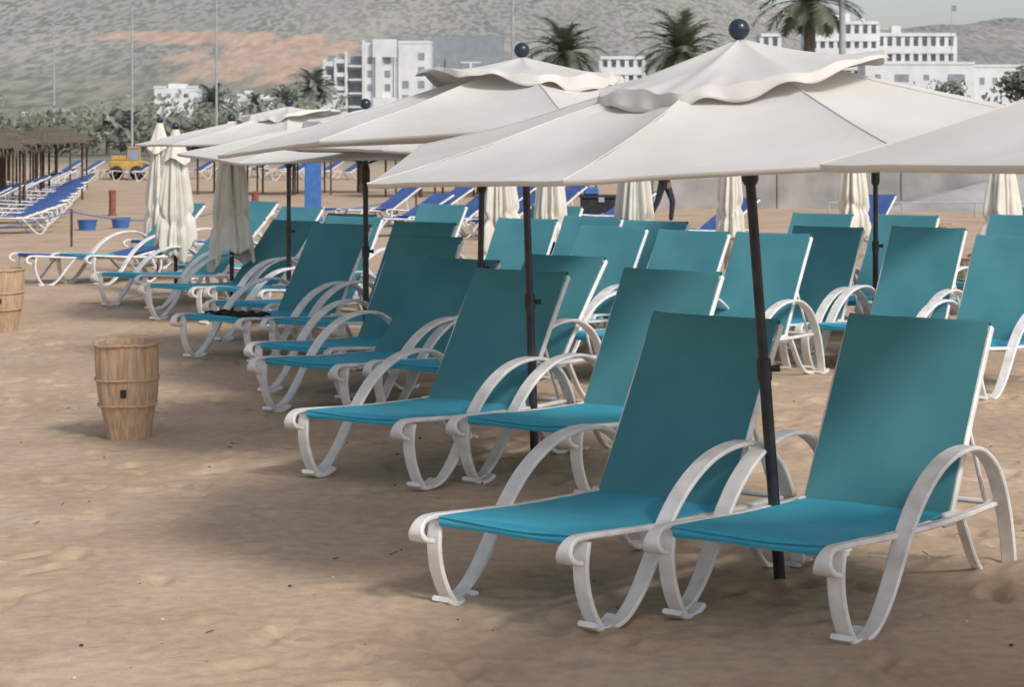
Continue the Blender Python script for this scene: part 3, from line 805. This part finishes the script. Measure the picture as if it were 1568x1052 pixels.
# ------------------------------------------------------------------ buildings
def build(name,x,y,rz,parts):
    p=empty(name,(x,y,0),(0,0,rz))
    for pn,mat,boxes in parts:
        mb=MB()
        for bx in boxes: mb.box(*bx)
        obj(pn,mb.mesh(pn,[mat],smooth=False),p)
    return p
def grid_building(name,x0,x1,y,depth,zb,zt,floors,bays,rz=0,slab=.5,pier=.8,rail_h=1.15):
    W=x1-x0; fh=(zt-zb)/floors; wl=[(0,W,.9,depth,0,zt)]; gl=[];fr=[]
    for f in range(floors):
        z=zb+f*fh; fr.append((-.05,W+.05,-.35,.88,z-slab,z+ .02)); fr.append((0,W,-.30,-.12,z+.02,z+rail_h))
        for b_ in range(bays):
            bw=W/bays; gl.append((b_*bw+pier/2+.25,(b_+1)*bw-pier/2-.25,.80,.898,z+.25,z+fh*.78))
    for b_ in range(bays+1):
        bx=b_*W/bays; fr.append((bx-pier/2,bx+pier/2,-.2,.78,max(0,zb-.2),zt))
    fr.append((-.15,W+.15,-.45,.7,zt+.002,zt+.7)); fr.append((-.1,W+.1,.72,depth+.1,zt+.01,zt+.6))
    for f in range(floors):
        z=zb+f*fh
        for k in range(3):
            yy=2.5+k*(depth-4)/3; gl.append((-.06,.01,yy,yy+1.4,z+.5,z+fh*.75)); gl.append((W-.01,W+.06,yy,yy+1.4,z+.5,z+fh*.75))
    return build(name,x0,y,rz,[('walls',M['white'],wl),('windows',M['glass'],gl),('balconies',M['white'],fr)])
grid_building('hotel_building',63.5,78,450,14,6,24.6,6,8)
grid_building('hotel_building',78.6,95.5,455,14,6,22.3,5,9)
def annex(x,y,W,D,h,wins):
    gl=[(a,a+w_,-.04,.03,z,z+hh) for a,w_,z,hh in wins]
    build('hotel_annex',x,y,0,[('walls',M['white'],[(0,W,0,D,0,h)]),('parapet',M['white'],[(-.12,W+.12,-.15,D+.1,h+.005,h+.55)]),('windows',M['glass'],gl)])
annex(96,440,13,12,15.2,[(1.5,1,11.5,1.5),(4.2,1,11.5,1.5),(9,2.4,11.5,1.5)])
annex(73,436,22.5,10,15.6,[(2,1.2,12,1.6),(6,3.0,12,1.6),(12,1.2,12.3,1.2),(17,3.6,12,1.6)])
grid_building('apartment_block',53.2,57,450,10,3,22.0,6,2)
grid_building('apartment_block',18.5,27.5,440,12,3,16.8,5,5)
build('rooftop_plant_room',70,456,0,[('walls',M['white'],[(0,3,0,4,25.2,27.2),(5,6.2,0,3,25.2,26.4),(12,14,0,3,23,24.6)])])
def modern():
    wl=[(0,4.6,2,14,0,16.6),(4.9,8.3,3,14,0,18.0),(8.6,14.2,1.2,14,0,20.8),(14.4,15.9,4,14,0,20.0)]
    fins=[]; gl=[]
    for k,(fx,zt) in enumerate([(0,17.2),(2.4,17.4),(4.7,18.8),(8.4,21.2)]):
        fins.append((fx-.22,fx+.22,-.6,1.18,0,zt))
    fins+= [(10.4,15.4,-.2,1.18,17.6,21.4),(10.4,15.4,-.2,1.18,0,9.0),(11.0,12.4,-.3,1.15,9.0,17.6)]
    for f in range(6):
        z=1.2+f*2.9
        fins+= [(.25,2.15,-.3,1.9,z,z+1.0) if f%2 else (.25,1.4,-.3,1.9,z,z+1.0),(2.65,4.45,-.3,1.9,z+.6,z+1.5),(5.2,8.1,-.4,2.9,z-.2,z+.15)]
        gl+= [(.4,2.1,1.92,2.04,z+1.05,z+2.3),(2.7,4.4,1.92,2.04,z+1.6,z+2.8),(5.1,8.1,2.9,3.02,z+.5,z+2.2)]
        if f>2: gl+=[(12.8,14.0,1.1,1.22,z+.5,z+2.0),(9.1,10.0,1.1,1.22,z+.5,z+2.0)]
    build('modern_apartment_building',-40,450,R(-4),[('walls',M['white'],wl),('fins_and_balconies',M['white'],fins),('windows',M['glass'],gl)])
modern()
build('modern_apartment_building',-24.3,452,R(-4),[('walls',M['white'],[(0,6.8,.0,14,0,20.6)]),('windows',M['glass'],[(4.2,5.6,-.06,.04,z,z+1.6) for z in (5,8,11,14,17)]+[(.8,2.2,-.06,.04,z,z+1.6) for z in (5,8,11)]),('parapet',M['white'],[(-.1,6.9,-.12,14,20.61,21.2)])])
build('grey_office_building',-17.3,456,0,[('walls',M['grey'],[(0,15.5,0,16,0,22.4),(3,15.5,-.6,-.01,0,17.5)]),('windows',M['glass'],[(6.5,8.1,-.7,-.61,13.5,16.5),(8.7,10.3,-.7,-.61,13.5,16.5),(.8,1.8,-.1,-.02,15,19)]),
   ('window_frames',M['white'],[(6.2,10.6,-.75,-.62,16.52,16.8),(6.2,10.6,-.75,-.62,13.2,13.48),(8.15,8.65,-.75,-.62,13.5,16.5)])])
random.seed(5)
def house(x,y,w,d,h,z0=0):
    gl=[(k*1.7+.6,k*1.7+1.4,-.05,.02,z0+h*.3,z0+h*.62) for k in range(max(1,int(w/1.9)))]
    build('white_house',x,y,random.uniform(-.2,.2),[('walls',M['white'],[(0,w,0,d,z0-4,z0+h),(w*.3,w*.7,d*.2,d*.8,z0+h,z0+h+h*.35)]),('parapet',M['white'],[(-.1,w*.28,-.1,.15,z0+h+.01,z0+h+.4),(w*.72,w+.1,-.1,.15,z0+h+.01,z0+h+.4)]),('windows',M['glass'],gl)])
for (x,y,w,h,z0) in [(-67.8,400,8.2,2.6,7.4),(-52,400,4,3,5.5),(-48.5,395,4.5,3.6,4.0),(-57,410,4,3,4),(-71,300,3.6,3.4,0),(-68,305,2.4,2.6,0),(-37,380,5,3.6,5.2),(-44,370,4,3.2,3.5),(-60,330,3,2.4,1.5)]:
    house(x,y,w,8,h,z0)
for k in range(9):
    x=300+k*13+random.uniform(-4,4); y=1380+random.uniform(-20,20); house(x,y,random.uniform(6,11),8,random.uniform(3,5),62+random.uniform(-6,6))
for k in range(6): house(120+k*22,1150,7,7,4,40+random.uniform(-4,8))

# ------------------------------------------------------------------ lamp posts
def lamp(x,y,h,r=.07,double=False):
    def f(mb):
        mb.tube([(0,0,0),(0,0,.4),(0,0,.42),(0,0,h)],[r*1.8,r*1.8,r*1.2,r*.7],10)
        for s_ in ((-1,1) if double else (1,)):
            mb.tube([(0,0,h-.1),(s_*.15,0,h+.05),(s_*.3,0,h+.08)],r*.45,6)
            mb.box(s_*.34-.16,s_*.34+.16,-.08,.08,h+.03,h+.13,0,.03)
    simple('street_lamp',f,[M['lampgrey']],(x,y,0))
lamp(-35.8,165,10.2,.09,True); lamp(-27.0,150,10.8,.08,True); lamp(-20.3,145,12.5,.08); lamp(.05,150,13,.1); lamp(21.9,140,13,.24)
def flag(mb):
    mb.tube([(0,0,0),(0,0,29)],[.12,.06],8); mb.box(.05,1.0,-.02,.02,27.4,28.6,1)
simple('flagpole',flag,[M['lampgrey'],M['grey']],(93.5,449,0))

# ------------------------------------------------------------------ light, sky, camera
S=Vector((1.35,-1.85,1.95)).normalized()
el=math.asin(S.z); az=math.atan2(S.x,S.y)
w=bpy.data.worlds.new('World'); scene.world=w; w.use_nodes=True
wn=w.node_tree
sk=wn.nodes.new('ShaderNodeTexSky'); sk.sky_type='NISHITA'; sk.sun_disc=False; sk.sun_elevation=el; sk.sun_rotation=az
sk.air_density=1.0; sk.dust_density=2.2; sk.ozone_density=1.0
hs=wn.nodes.new('ShaderNodeHueSaturation'); hs.inputs['Saturation'].default_value=.5
bg=wn.nodes['Background']; bg.inputs['Strength'].default_value=.15
wn.links.new(sk.outputs[0],hs.inputs['Color']); wn.links.new(hs.outputs[0],bg.inputs[0])
L=bpy.data.lights.new('sun','SUN'); L.energy=2.2; L.angle=R(11); L.color=(1,.96,.90)
lo=bpy.data.objects.new('sun',L); link(lo); lo.rotation_euler=(-S).to_track_quat('-Z','Y').to_euler()
cam=bpy.data.cameras.new('camera'); cam.lens=74.2; cam.sensor_width=36; cam.clip_end=12000; cam.shift_y=-.208; cam.clip_start=.1
cam.dof.use_dof=True; cam.dof.focus_distance=9.5; cam.dof.aperture_fstop=9
co_=bpy.data.objects.new('camera',cam); link(co_); co_.location=(0,0,CAMH); co_.rotation_euler=(R(90),0,0)
scene.camera=co_
scene.view_settings.view_transform='Standard'; scene.view_settings.look='None'; scene.view_settings.exposure=0
